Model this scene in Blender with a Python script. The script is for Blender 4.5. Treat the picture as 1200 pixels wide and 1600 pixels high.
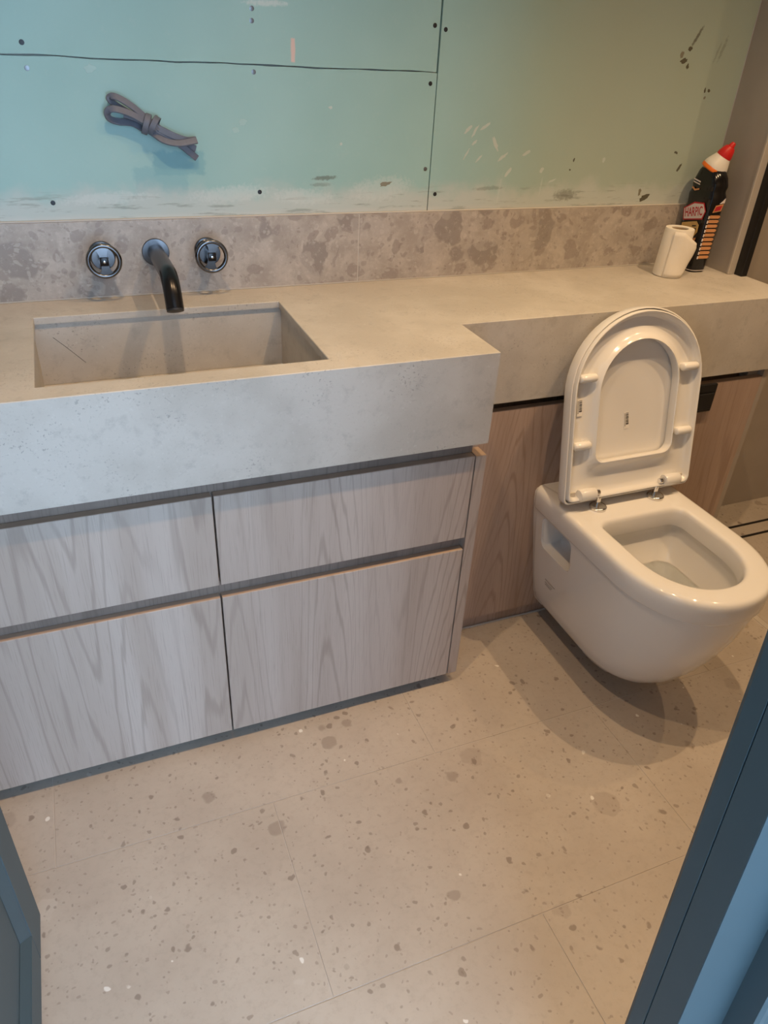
import bpy, bmesh, math, random
from mathutils import Vector, Matrix
random.seed(7)
for o in list(bpy.data.objects): bpy.data.objects.remove(o)
scene = bpy.context.scene
C = scene.collection
R = math.radians
PI = math.pi

# ------------------------------------------------------------------ camera
cam = bpy.data.cameras.new('camera')
cam.sensor_fit = 'VERTICAL'; cam.sensor_height = 32.0; cam.lens = 1154.41 * 32.0 / 1600.0
cam.clip_start = 0.02
camo = bpy.data.objects.new('camera', cam); C.objects.link(camo)
camo.location = (0.01004, -1.6933, 1.41481)
camo.rotation_euler = (R(57.1752), R(-2.8797), R(-21.8027))
scene.camera = camo
# ------------------------------------------------------------------ daylight of the hall (open sky beyond the door) and exposure
world = bpy.data.worlds.new('world'); scene.world = world; world.use_nodes = True
bg = world.node_tree.nodes['Background']
bg.inputs['Color'].default_value = (0.49, 0.72, 1.0, 1)
bg.inputs['Strength'].default_value = 6.9
LAMP_COLOR = (1.0, 0.67, 0.37)
LAMP_POWER = 47.0
LAMP_SPOTS = [(0.16, -0.86), (0.83, -0.86), (1.55, -0.86), (2.16, -0.80)]
vs = scene.view_settings
vs.view_transform = 'Standard'; vs.look = 'None'; vs.gamma = 1.0; vs.use_curve_mapping = False
vs.exposure = 0.0

# ------------------------------------------------------------------ material helpers
class NT:
    def __init__(s, name):
        s.m = bpy.data.materials.new(name); s.m.use_nodes = True
        s.t = s.m.node_tree; s.n = s.t.nodes
        s.b = s.n['Principled BSDF']
    def link(s, a, b): s.t.links.new(a, b)
    def put(s, sock, v):
        if hasattr(v, 'links') or isinstance(v, bpy.types.NodeSocket): s.link(v, sock)
        else: sock.default_value = v
    def node(s, typ, **kw):
        n = s.n.new(typ)
        for k, v in kw.items(): setattr(n, k, v)
        return n
    def pos(s):
        if not hasattr(s, '_p'): s._p = s.node('ShaderNodeNewGeometry').outputs['Position']
        return s._p
    def mapv(s, scale=(1, 1, 1), loc=(0, 0, 0), rot=(0, 0, 0), v=None):
        n = s.node('ShaderNodeMapping'); s.link(v if v is not None else s.pos(), n.inputs['Vector'])
        n.inputs['Scale'].default_value = scale; n.inputs['Location'].default_value = loc; n.inputs['Rotation'].default_value = rot
        return n.outputs[0]
    def noise(s, scale, detail=3, rough=0.5, v=None, dist=0.0):
        n = s.node('ShaderNodeTexNoise'); s.link(v if v is not None else s.pos(), n.inputs['Vector'])
        n.inputs['Scale'].default_value = scale; n.inputs['Detail'].default_value = detail
        n.inputs['Roughness'].default_value = rough; n.inputs['Distortion'].default_value = dist
        return n.outputs['Fac']
    def noisec(s, scale, detail=3, v=None):
        n = s.node('ShaderNodeTexNoise'); s.link(v if v is not None else s.pos(), n.inputs['Vector'])
        n.inputs['Scale'].default_value = scale; n.inputs['Detail'].default_value = detail
        return n.outputs['Color']
    def voro(s, scale, v=None, feature='F1', rand=1.0):
        n = s.node('ShaderNodeTexVoronoi', feature=feature); s.link(v if v is not None else s.pos(), n.inputs['Vector'])
        n.inputs['Scale'].default_value = scale; n.inputs['Randomness'].default_value = rand
        return n
    def math(s, op, a, b=0.0, c=0.0, clamp=False):
        n = s.node('ShaderNodeMath', operation=op, use_clamp=clamp)
        s.put(n.inputs[0], a); s.put(n.inputs[1], b); s.put(n.inputs[2], c)
        return n.outputs[0]
    def vmath(s, op, a, b):
        n = s.node('ShaderNodeVectorMath', operation=op); s.put(n.inputs[0], a); s.put(n.inputs[1], b)
        return n.outputs[0]
    def ramp(s, fac, a, b):            # smooth map a..b -> 0..1
        n = s.node('ShaderNodeMapRange', interpolation_type='SMOOTHSTEP')
        s.put(n.inputs['Value'], fac); n.inputs['From Min'].default_value = a; n.inputs['From Max'].default_value = b
        return n.outputs[0]
    def mix(s, fac, a, b, blend='MIX'):
        n = s.node('ShaderNodeMix', data_type='RGBA', blend_type=blend)
        s.put(n.inputs[0], fac)
        for i, v in ((6, a), (7, b)):
            if isinstance(v, tuple): v = (v[0], v[1], v[2], 1)
            s.put(n.inputs[i], v)
        return n.outputs[2]
    def sep(s):
        if not hasattr(s, '_s'):
            n = s.node('ShaderNodeSeparateXYZ'); s.link(s.pos(), n.inputs[0]); s._s = n.outputs
        return s._s
    def bump(s, h, strength=0.2, dist=0.002):
        n = s.node('ShaderNodeBump'); n.inputs['Strength'].default_value = strength; n.inputs['Distance'].default_value = dist
        s.link(h, n.inputs['Height']); s.link(n.outputs[0], s.b.inputs['Normal'])
    def out(s, color=None, rough=None, metal=None, **kw):
        if color is not None:
            if isinstance(color, tuple): color = (color[0], color[1], color[2], 1)
            s.put(s.b.inputs['Base Color'], color)
        if rough is not None: s.put(s.b.inputs['Roughness'], rough)
        if metal is not None: s.b.inputs['Metallic'].default_value = metal
        for k, v in kw.items(): s.put(s.b.inputs[k.replace('_', ' ')], v)
        return s.m

def srgb(r, g, b):
    f = lambda c: (c / 255 / 12.92) if c <= 10 else ((c / 255 + 0.055) / 1.055) ** 2.4
    return (f(r), f(g), f(b))

def plain(name, col, rough=0.5, metal=0.0, var=0.06, nscale=30.0, **kw):
    m = NT(name)
    n = m.noise(nscale, 4)
    dark = tuple(c * (1 - var) for c in col); light = tuple(min(1, c * (1 + var)) for c in col)
    m.out(m.mix(n, dark, light), rough, metal, **kw)
    return m.m

M = {}
# ---- countertop stone
m = NT('counter_stone')
big = m.noise(5, 4, 0.6); fine = m.noise(150, 3, 0.6); mid = m.noise(34, 5, 0.65)
c = m.mix(m.ramp(big, 0.35, 0.65), (0.47, 0.437, 0.390), (0.555, 0.522, 0.475))
c = m.mix(m.math('MULTIPLY', m.ramp(mid, 0.52, 0.72), 0.42), c, (0.36, 0.34, 0.31))
patch = m.ramp(m.noise(7.5, 2), 0.50, 0.66)
pits = m.math('MULTIPLY', m.ramp(m.noise(190, 2, 0.7), 0.60, 0.68), m.math('ADD', m.math('MULTIPLY', patch, 0.45), 0.12))
c = m.mix(pits, c, (0.20, 0.185, 0.17))
c = m.mix(m.math('MULTIPLY', m.ramp(fine, 0.60, 0.75), 0.25), c, (0.70, 0.68, 0.65))
m.bump(m.math('SUBTRACT', m.math('MULTIPLY', mid, 0.3), pits), 0.25, 0.001)
M['stone'] = m.out(c, 0.55)
# ---- backsplash breccia
m = NT('breccia_tile')
warp = m.vmath('ADD', m.pos(), m.vmath('SCALE', m.noisec(9, 3), (0, 0, 0)))
sc = m.node('ShaderNodeVectorMath', operation='SCALE'); m.link(m.vmath('SUBTRACT', m.noisec(9, 4), (0.5, 0.5, 0.5)), sc.inputs[0]); sc.inputs['Scale'].default_value = 0.10
warp = m.vmath('ADD', m.pos(), sc.outputs[0])
c = m.mix(m.ramp(m.noise(16, 5, 0.65), 0.35, 0.7), (0.355, 0.315, 0.28), (0.49, 0.445, 0.40))
for scale, thr, col, amt, r0 in ((11, 0.66, (0.265, 0.235, 0.215), 0.85, 0.42), (24, 0.60, (0.29, 0.25, 0.225), 0.7, 0.40), (17, 0.72, (0.45, 0.41, 0.375), 0.5, 0.42), (50, 0.75, (0.26, 0.225, 0.205), 0.5, 0.34), (90, 0.80, (0.25, 0.215, 0.195), 0.5, 0.30), (75, 0.84, (0.55, 0.51, 0.47), 0.4, 0.34)):
    v = m.voro(scale, warp)
    cs = m.node('ShaderNodeSeparateColor'); m.link(v.outputs['Color'], cs.inputs[0])
    gate = m.ramp(cs.outputs[0], thr, thr + 0.02)
    chip = m.math('SUBTRACT', 1.0, m.ramp(v.outputs['Distance'], r0, r0 + 0.07))
    c = m.mix(m.math('MULTIPLY', m.math('MULTIPLY', gate, chip), amt), c, col)
c = m.mix(m.math('MULTIPLY', m.ramp(m.noise(65, 6, 0.75), 0.52, 0.66), 0.45), c, (0.56, 0.52, 0.48))
c = m.mix(m.math('MULTIPLY', m.ramp(m.noise(110, 5, 0.75), 0.56, 0.68), 0.40), c, (0.27, 0.235, 0.21))
M['breccia'] = m.out(c, 0.5)
# ---- floor stone
m = NT('floor_stone')
c = m.mix(m.ramp(m.noise(4, 5, 0.6), 0.3, 0.7), (0.44, 0.385, 0.33), (0.51, 0.455, 0.395))
c = m.mix(m.math('MULTIPLY', m.ramp(m.noise(60, 5, 0.7), 0.45, 0.75), 0.45), c, (0.37, 0.315, 0.265))
sc = m.node('ShaderNodeVectorMath', operation='SCALE'); m.link(m.vmath('SUBTRACT', m.noisec(40, 2), (0.5, 0.5, 0.5)), sc.inputs[0]); sc.inputs['Scale'].default_value = 0.02
warp = m.vmath('ADD', m.pos(), sc.outputs[0])
for scale, thr, r0, r1, col, amt in ((9, 0.93, 0.10, 0.15, (0.32, 0.265, 0.225), 0.40), (12, 0.94, 0.10, 0.16, (0.58, 0.54, 0.49), 0.35),
                                     (17, 0.93, 0.08, 0.17, (0.26, 0.21, 0.175), 0.55), 
                                     (42, 0.88, 0.08, 0.18, (0.19, 0.15, 0.125), 0.65), (70, 0.84, 0.06, 0.18, (0.20, 0.16, 0.13), 0.55), (120, 0.84, 0.10, 0.25, (0.24, 0.19, 0.16), 0.45), (55, 0.985, 0.06, 0.15, (0.85, 0.84, 0.80), 0.8)):
    v = m.voro(scale, m.mapv((1, 1, 1), (scale * 1.7, scale * 0.3, scale * 0.11), v=warp))
    cs = m.node('ShaderNodeSeparateColor'); m.link(v.outputs['Color'], cs.inputs[0])
    gate = m.ramp(cs.outputs[0], thr, thr + 0.01)
    size = m.math('MULTIPLY', cs.outputs[1], 0.22)
    chip = m.math('SUBTRACT', 1.0, m.ramp(m.math('SUBTRACT', v.outputs['Distance'], size), r0, r1))
    c = m.mix(m.math('MULTIPLY', m.math('MULTIPLY', gate, chip), amt), c, col)
M['floor'] = m.out(c, 0.42)
# ---- oak
def oak(name, a, b, dark, off):
    m = NT(name)
    v = m.mapv((1, 1, 0.065), (off, 0, off * 0.37))
    field = m.noise(3.6, 1.5, 0.4, v)
    lines = m.math('PINGPONG', m.math('MULTIPLY', m.math('ADD', field, m.math('MULTIPLY', m.noise(60, 2, 0.5, m.mapv((1, 1, 0.05))), 0.012)), 62.0), 0.5)
    lines = m.math('SUBTRACT', 1.0, m.ramp(lines, 0.02, 0.17))
    broad = m.noise(13, 3, 0.5, m.mapv((1, 1, 0.05), (off, 0, 0)))
    fib = m.noise(420, 3, 0.6, m.mapv((1, 1, 0.03)))
    c = m.mix(m.ramp(broad, 0.32, 0.68), a, b)
    c = m.mix(m.math('MULTIPLY', lines, m.math('MULTIPLY', m.ramp(m.noise(9, 2, 0.5, v), 0.25, 0.6), 0.42)), c, dark)
    c = m.mix(m.math('MULTIPLY', m.ramp(fib, 0.5, 0.72), 0.30), c, dark)
    m.bump(m.math('SUBTRACT', 1.0, fib), 0.12, 0.0006)
    return m.out(c, 0.5)
M['oak'] = oak('washed_oak', (0.43, 0.350, 0.298), (0.52, 0.440, 0.388), (0.25, 0.190, 0.155), 3.3)
M['oak_panel'] = oak('oak_panel', (0.385, 0.280, 0.222), (0.46, 0.345, 0.282), (0.225, 0.142, 0.102), 8.1)
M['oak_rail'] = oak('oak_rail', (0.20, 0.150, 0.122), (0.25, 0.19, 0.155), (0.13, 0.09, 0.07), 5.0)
M['oak_edge'] = plain('oak_edge_banding', (0.42, 0.31, 0.235), 0.5)
# ---- plasterboard, with its smears, patches and stains
m = NT('green_plasterboard')
S = m.sep(); X = S[0]; Z = S[2]
wob = m.math('MULTIPLY', m.math('SUBTRACT', m.noise(12, 4, 0.6), 0.5), 0.10)
fwob = m.math('MULTIPLY', m.math('SUBTRACT', m.noise(70, 3, 0.6), 0.5), 0.02)
c = m.mix(m.ramp(m.noise(3, 3), 0.3, 0.7), (0.30, 0.49, 0.475), (0.34, 0.535, 0.52))
c = m.mix(m.math('MULTIPLY', m.ramp(m.noise(55, 4, 0.7), 0.55, 0.8), 0.12), c, (0.52, 0.6, 0.56))
# warm lamp light painted into the board colour towards the right
c = m.mix(m.math('MULTIPLY', m.ramp(X, 0.80, 1.30), 0.55), c, (0.43, 0.43, 0.335))
def box_mask(x0, x1, z0, z1, soft=0.004, wobble=None):
    xx = m.math('ADD', X, wobble) if wobble is not None else X
    zz = m.math('ADD', Z, wobble) if wobble is not None else Z
    a = m.math('MULTIPLY', m.ramp(xx, x0 - soft, x0 + soft), m.math('SUBTRACT', 1.0, m.ramp(xx, x1 - soft, x1 + soft)))
    b = m.math('MULTIPLY', m.ramp(zz, z0 - soft, z0 + soft), m.math('SUBTRACT', 1.0, m.ramp(zz, z1 - soft, z1 + soft)))
    return m.math('MULTIPLY', a, b)
def ell_mask(x, z, a, b, ang=0.0, wobble=None, edge=0.5):
    ca, sa = math.cos(R(ang)), math.sin(R(ang))
    dx = m.math('SUBTRACT', X, x); dz = m.math('SUBTRACT', Z, z)
    u = m.math('ADD', m.math('MULTIPLY', dx, ca / a), m.math('MULTIPLY', dz, sa / a))
    v = m.math('ADD', m.math('MULTIPLY', dx, -sa / b), m.math('MULTIPLY', dz, ca / b))
    d = m.math('ADD', m.math('MULTIPLY', u, u), m.math('MULTIPLY', v, v))
    if wobble is not None: d = m.math('ADD', d, wobble)
    return m.math('SUBTRACT', 1.0, m.ramp(d, edge, 1.0))
rag = m.math('MULTIPLY', m.math('SUBTRACT', m.noise(160, 3, 0.7), 0.5), 2.2)
for (x0, x1, z0, z1, col, amt) in ((0.196, 0.300, 1.150, 1.195, (0.20, 0.40, 0.43), 0.75), (0.156, 0.262, 1.115, 1.165, (0.21, 0.41, 0.44), 0.55)):
    c = m.mix(m.math('MULTIPLY', box_mask(x0, x1, z0, z1, 0.004, fwob), amt), c, col)
# pale filler smeared along the foot of the boards
foot = m.math('SUBTRACT', 1.0, m.ramp(m.math('ADD', Z, wob), 1.090, 1.140))
c = m.mix(m.math('MULTIPLY', foot, 0.92), c, (0.50, 0.555, 0.53))
lip = m.math('SUBTRACT', 1.0, m.ramp(m.math('ADD', Z, m.math('MULTIPLY', wob, 0.2)), 1.070, 1.080))
c = m.mix(m.math('MULTIPLY', lip, 0.6), c, (0.56, 0.58, 0.55))
streak = m.ramp(m.noise(30, 4, 0.65, m.mapv((0.35, 1, 3.2))), 0.56, 0.66)
c = m.mix(m.math('MULTIPLY', m.math('MULTIPLY', streak, box_mask(-0.5, 2, 1.066, 1.115, 0.012)), 0.60), c, (0.235, 0.275, 0.25))
for (x, z, a, b, ang, amt) in ((0.445, 1.456, 0.055, 0.006, 2, 0.8), (0.355, 1.112, 0.1, 0.02, 4, 0.6), (0.515, 1.104, 0.085, 0.02, -3, 0.55), (0.7, 1.118, 0.09, 0.03, 6, 0.5), (0.1, 1.108, 0.1, 0.014, 3, 0.6), (1.012, 1.11, 0.045, 0.003, 84, 0.35), (1.13, 1.118, 0.03, 0.003, 86, 0.4)):
    c = m.mix(m.math('MULTIPLY', ell_mask(x, z, a, b, ang, rag, 0.05), amt * 0.75), c, (0.62, 0.67, 0.65))
c = m.mix(box_mask(0.490, 0.4985, 1.360, 1.401, 0.0015, m.math('MULTIPLY', fwob, 0.15)), c, (0.66, 0.50, 0.45))
for (x, z, a, b, ang, amt) in ((1.512, 1.452, 0.03, 0.0055, 62, 0.9), (1.6, 1.43, 0.035, 0.006, 75, 0.35), (1.585, 1.42, 0.03, 0.004, 75, 0.3), (0.565, 1.142, 0.035, 0.006, 3, 0.7), (0.555, 1.128, 0.03, 0.005, 0, 0.4), (1.205, 1.096, 0.04, 0.016, 2, 0.55), (0.98, 1.115, 0.05, 0.006, 2, 0.4)):
    c = m.mix(m.math('MULTIPLY', ell_mask(x, z, a, b, ang, rag, 0.1), amt * 0.85), c, (0.085, 0.075, 0.05))
m.bump(m.math('ADD', m.noise(90, 3), foot), 0.08, 0.0015)
M['plaster'] = m.out(c, 0.72)
M['splash'] = plain('filler_splash', (0.50, 0.58, 0.55), 0.8)
M['splash_faint'] = plain('faint_filler', (0.37, 0.545, 0.53), 0.8)
M['dirt'] = plain('dirt_mark', (0.10, 0.095, 0.065), 0.8)
M['dirt_faint'] = plain('faint_dirt', (0.22, 0.215, 0.165), 0.8)
M['gypsum'] = plain('gypsum_core', (0.50, 0.50, 0.47), 0.9)
# ---- others
M['wall_tile'] = plain('large_wall_tile', (0.40, 0.355, 0.31), 0.5, 0, 0.10, 12)
M['paint'] = plain('white_wall_paint', (0.58, 0.565, 0.54), 0.8, 0, 0.03)
M['hall_paint'] = plain('hall_wall_paint', (0.42, 0.43, 0.44), 0.8, 0, 0.03)
M['hall_floor'] = plain('hall_floor_boards', (0.40, 0.33, 0.27), 0.5)
M['grout'] = plain('grout', (0.56, 0.51, 0.46), 0.9)
M['grout_light'] = plain('pale_grout', (0.53, 0.50, 0.46), 0.9)
M['sealant'] = plain('grey_sealant', (0.52, 0.52, 0.52), 0.4)
M['ceramic'] = plain('white_ceramic', (0.80, 0.785, 0.76), 0.07, 0, 0.01, 4, Coat_Weight=0.4)
M['seat'] = plain('white_seat_plastic', (0.79, 0.775, 0.75), 0.16, 0, 0.01, 4)
M['water'] = NT('toilet_water').out((0.93, 0.96, 0.97), 0.02, 0, Transmission_Weight=1.0, IOR=1.33)
M['gunmetal'] = plain('black_brushed_metal', (0.16, 0.16, 0.17), 0.22, 0.95, 0.15, 60)
M['gunmetal_dark'] = plain('black_pvd_metal', (0.028, 0.027, 0.028), 0.26, 0.75, 0.15, 60)
M['aerator'] = plain('aerator_rubber', (0.015, 0.015, 0.016), 0.5)
M['chrome'] = plain('chrome', (0.72, 0.71, 0.70), 0.08, 1.0, 0.02)
M['teal'] = plain('teal_door_paint', (0.046, 0.078, 0.092), 0.5, 0, 0.06, 20)
M['black_metal'] = plain('black_profile', (0.008, 0.008, 0.009), 0.4)
M['trim_light'] = plain('pale_trim', (0.52, 0.475, 0.42), 0.4)
M['cable'] = plain('grey_cable_sheath', (0.125, 0.135, 0.17), 0.55, 0, 0.2, 90)
M['screw'] = plain('screw_black', (0.028, 0.030, 0.034), 0.45, 0.4)
M['screw_zinc'] = plain('screw_zinc', (0.20, 0.21, 0.22), 0.35, 0.7)
M['b_black'] = plain('bottle_black', (0.007, 0.0065, 0.0075), 0.16, 0, 0.1)
M['b_orange'] = plain('collar_orange', (0.75, 0.17, 0.015), 0.4)
M['b_white'] = plain('cap_white', (0.75, 0.72, 0.66), 0.4)
M['b_red'] = plain('cap_red', (0.58, 0.016, 0.014), 0.4, 0, 0.03)
M['b_label'] = plain('label_white', (0.74, 0.68, 0.68), 0.5)
M['b_text'] = plain('label_red_ink', (0.50, 0.02, 0.035), 0.5)
M['b_gold'] = plain('label_gold', (0.66, 0.44, 0.17), 0.5, 0, 0.3, 120)
M['b_tan'] = plain('label_tan', (0.63, 0.30, 0.13), 0.5)
M['b_ink'] = plain('label_black_ink', (0.02, 0.018, 0.018), 0.6)
M['paper'] = plain('tissue_paper', (0.80, 0.755, 0.68), 0.95, 0, 0.03, 80)
M['card'] = plain('card_core', (0.40, 0.30, 0.20), 0.9)
M['sticker'] = plain('sticker_paper', (0.80, 0.77, 0.72), 0.6, 0, 0.02)
M['mark'] = plain('ceramic_stamp', (0.42, 0.39, 0.37), 0.4)
m = NT('lamp_lens'); M['lamp'] = m.out((1, 0.9, 0.8), 0.4, 0, Emission_Color=(1.0, 0.72, 0.42, 1), Emission_Strength=25.0)

# ------------------------------------------------------------------ object helpers
def tag(o, label=None, cat=None, group=None, kind=None):
    for k, v in (('label', label), ('category', cat), ('group', group), ('kind', kind)):
        if v: o[k] = v
    return o
def empty(name, loc, label, cat, group=None):
    o = bpy.data.objects.new(name, None); C.objects.link(o); o.location = loc; o.empty_display_size = 0.05
    return tag(o, label, cat, group)
def wloc(o):
    v = Vector((0, 0, 0))
    while o is not None: v += Vector(o.location); o = o.parent
    return v
def obj(name, geo, mat, parent=None, smooth=None, loc=None):
    """geo = (verts, faces) in world coordinates, or a bmesh; linked as one mesh object."""
    me = bpy.data.meshes.new(name)
    if isinstance(geo, bmesh.types.BMesh):
        bmesh.ops.recalc_face_normals(geo, faces=geo.faces); geo.to_mesh(me); geo.free()
    else:
        me.from_pydata([tuple(v) for v in geo[0]], [], geo[1])
        bm = bmesh.new(); bm.from_mesh(me); bmesh.ops.remove_doubles(bm, verts=bm.verts, dist=1e-6)
        bmesh.ops.recalc_face_normals(bm, faces=bm.faces); bm.to_mesh(me); bm.free()
    o = bpy.data.objects.new(name, me); C.objects.link(o)
    if loc is None:
        xs = [v.co for v in me.vertices]
        lo = Vector([min(v[i] for v in xs) for i in range(3)]); hi = Vector([max(v[i] for v in xs) for i in range(3)])
        loc = Vector(((lo.x + hi.x) / 2, (lo.y + hi.y) / 2, lo.z))
    loc = Vector(loc); me.transform(Matrix.Translation(-loc))
    o.location = loc - (wloc(parent) if parent else Vector())
    if parent: o.parent = parent
    if isinstance(mat, str): mat = M[mat]
    me.materials.append(mat)
    if smooth is not None:
        for f in me.polygons: f.use_smooth = True
        me.set_sharp_from_angle(angle=R(smooth))
    return o
def box(x0, x1, y0, y1, z0, z1, bev=0.0, seg=2, bm=None):
    b = bmesh.new()
    r = bmesh.ops.create_cube(b, size=1.0)
    for v in b.verts: v.co = Vector(((x0 + x1) / 2 + v.co.x * (x1 - x0), (y0 + y1) / 2 + v.co.y * (y1 - y0), (z0 + z1) / 2 + v.co.z * (z1 - z0)))
    if bev > 0: bmesh.ops.bevel(b, geom=b.edges[:], offset=bev, segments=seg, profile=0.5, affect='EDGES')
    if bm is None: return b
    me = bpy.data.meshes.new('t'); b.to_mesh(me); b.free(); bm.from_mesh(me); bpy.data.meshes.remove(me)
    return bm
def boxes(*bs):
    bm = bmesh.new()
    for b in bs: box(*b, bm=bm)
    return bm
def loft(rings, cap0=True, cap1=True, closed=True):
    """rings: list of equal-length point loops."""
    V = []; F = []; n = len(rings[0])
    for r in rings: V += [tuple(p) for p in r]
    for i in range(len(rings) - 1):
        for j in range(n if closed else n - 1):
            k = (j + 1) % n
            F.append((i * n + j, i * n + k, (i + 1) * n + k, (i + 1) * n + j))
    if cap0: F.append(tuple(reversed(range(n))))
    if cap1: F.append(tuple(range((len(rings) - 1) * n, len(rings) * n)))
    return V, F
def join(*gs):
    V = []; F = []
    for g in gs:
        b = len(V); V += list(g[0]); F += [tuple(i + b for i in f) for f in g[1]]
    return V, F
def frame_of(d):
    d = Vector(d).normalized(); a = Vector((0, 0, 1)) if abs(d.z) < 0.9 else Vector((1, 0, 0))
    u = d.cross(a).normalized(); return u, d.cross(u).normalized(), d
def lathe(c, axis, prof, n=32, cap0=True, cap1=True):
    """prof: (distance along axis, radius)."""
    u, v, d = frame_of(axis); c = Vector(c)
    return loft([[c + d * h + (u * math.cos(2 * PI * k / n) + v * math.sin(2 * PI * k / n)) * r for k in range(n)] for h, r in prof], cap0, cap1)
def sweep(path, sect, up=None, cap=True, closed=False):
    """sect: list of (a, b) offsets; a along the side, b along the kept 'up'."""
    P = [Vector(p) for p in path]; rings = []
    u_prev = Vector(up) if up is not None else None
    n = len(P)
    for i in range(n):
        t = (P[(i + 1) % n] - P[i - 1]) if closed else (P[min(i + 1, n - 1)] - P[max(i - 1, 0)])
        t.normalize()
        b = u_prev if u_prev is not None else frame_of(t)[0]
        b = (b - t * b.dot(t)).normalized()
        if up is None: u_prev = b
        a = t.cross(b)
        rings.append([P[i] + a * s[0] + b * s[1] for s in sect])
    if closed: rings.append(rings[0])
    return loft(rings, cap and not closed, cap and not closed)
def circ(r, n=16, sx=1.0, sy=1.0): return [(r * sx * math.cos(2 * PI * k / n), r * sy * math.sin(2 * PI * k / n)) for k in range(n)]
def spline(pts, n=8):
    P = [Vector(p) for p in pts]; out = []
    for i in range(len(P) - 1):
        p0 = P[max(i - 1, 0)]; p1 = P[i]; p2 = P[i + 1]; p3 = P[min(i + 2, len(P) - 1)]
        for k in range(n):
            t = k / n
            out.append(0.5 * ((2 * p1) + (p2 - p0) * t + (2 * p0 - 5 * p1 + 4 * p2 - p3) * t * t + (3 * p1 - p0 - 3 * p2 + p3) * t ** 3))
    out.append(P[-1]); return out
def dcurve(hw, vb, vt, va, rc, nb=8, nc=5, ns=8, na=28, arcp=2.0):
    """D outline: flat bottom at vb, rounded corners rc, straight sides to va, arch to vt."""
    p = []
    for k in range(nb): p.append((-hw + rc + (2 * hw - 2 * rc) * k / nb, vb))
    for k in range(nc): a = -PI / 2 + PI / 2 * k / nc; p.append((hw - rc + rc * math.cos(a), vb + rc + rc * math.sin(a)))
    for k in range(ns): p.append((hw, vb + rc + (va - vb - rc) * k / ns))
    for k in range(na + 1):
        a = PI * k / na; ca, sa = math.cos(a), math.sin(a)
        p.append((hw * math.copysign(abs(ca) ** (2 / arcp), ca), va + (vt - va) * abs(sa) ** (2 / arcp)))
    for k in range(1, ns): p.append((-hw, va + (vb + rc - va) * k / ns))
    for k in range(nc): a = PI + PI / 2 * k / nc; p.append((-hw + rc + rc * math.cos(a), vb + rc + rc * math.sin(a)))
    return p
def bool_apply(o, cutters, op='DIFFERENCE'):
    for c in cutters:
        md = o.modifiers.new('b', 'BOOLEAN'); md.object = c; md.operation = op; md.solver = 'EXACT'
    dg = bpy.context.evaluated_depsgraph_get(); dg.update()
    me = bpy.data.meshes.new_from_object(o.evaluated_get(dg)); o.modifiers.clear(); o.data = me
    for c in cutters: bpy.data.objects.remove(c)
def text_mesh(s, size, extrude=0.0002, bold=0.0):
    cu = bpy.data.curves.new('lettering', 'FONT'); cu.body = s; cu.size = size; cu.extrude = extrude; cu.offset = bold
    cu.align_x = 'CENTER'; cu.align_y = 'CENTER'; cu.resolution_u = 3
    o = bpy.data.objects.new('lettering', cu); C.objects.link(o)
    dg = bpy.context.evaluated_depsgraph_get(); dg.update()
    me = bpy.data.meshes.new_from_object(o.evaluated_get(dg))
    g = ([v.co.copy() for v in me.vertices], [tuple(p.vertices) for p in me.polygons])
    bpy.data.objects.remove(o); bpy.data.meshes.remove(me); return g
def struct(name, geo, mat, parent=None, label=None, smooth=None):
    o = obj(name, geo, mat, parent, smooth)
    if parent is None: o['kind'] = 'structure'
    if label: o['label'] = label
    return o
H = 0.91          # countertop height

# ------------------------------------------------------------------ the room
XL, XR, YF = -0.42, 2.66, -1.42
base = struct('floor', boxes((XL, XR, YF - 0.16, 0.02, -0.06, -0.0012)), 'grout', label='beige stone tiled bathroom floor with brown and white chips')
G = 0.0008
rows = [(-0.692 - 0.415 * (k), -0.692 - 0.415 * (k - 1)) for k in range(0, 3)]     # y ranges of tile rows
offs = [-0.213 - 0.83, 0.226 - 0.83, -0.178 - 0.83]
for (y0, y1), xo in zip(rows, offs):
    xa = xo
    while xa < 1.735:
        a, b = max(xa, XL), min(xa + 0.83, 1.735)
        lo, hi = max(y0, YF - 0.15), min(y1, 0.0)
        if b - a > 0.02 and hi - lo > 0.02:
            obj('floor_tile', box(a + G, b - G, lo + G, hi - G, -0.0011, 0.0, 0.0004, 1), 'floor', base)
        xa += 0.83
obj('floor_tile', box(XL, 1.735, -0.692 + 0.415 + G, 0.0, -0.0011, 0.0, 0.0004, 1), 'floor', base)
# shower floor and linear drain
for k, (a, b) in enumerate(((-1.42, -0.213), (-0.200, -0.153), (-0.140, -0.02))):
    obj('shower_floor_slab', box(1.760, XR, a, b, -0.0011, 0.0, 0.0004, 1), 'floor', base)
obj('threshold_strip', box(1.738, 1.757, YF, -0.02, -0.0011, 0.001, 0.0008, 1), 'trim_light', base)
for a, b in ((-0.213, -0.200), (-0.153, -0.140)):
    obj('drain_slot', box(1.765, XR - 0.02, a + 0.001, b - 0.001, -0.0011, -0.0008), 'black_metal', base)

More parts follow.
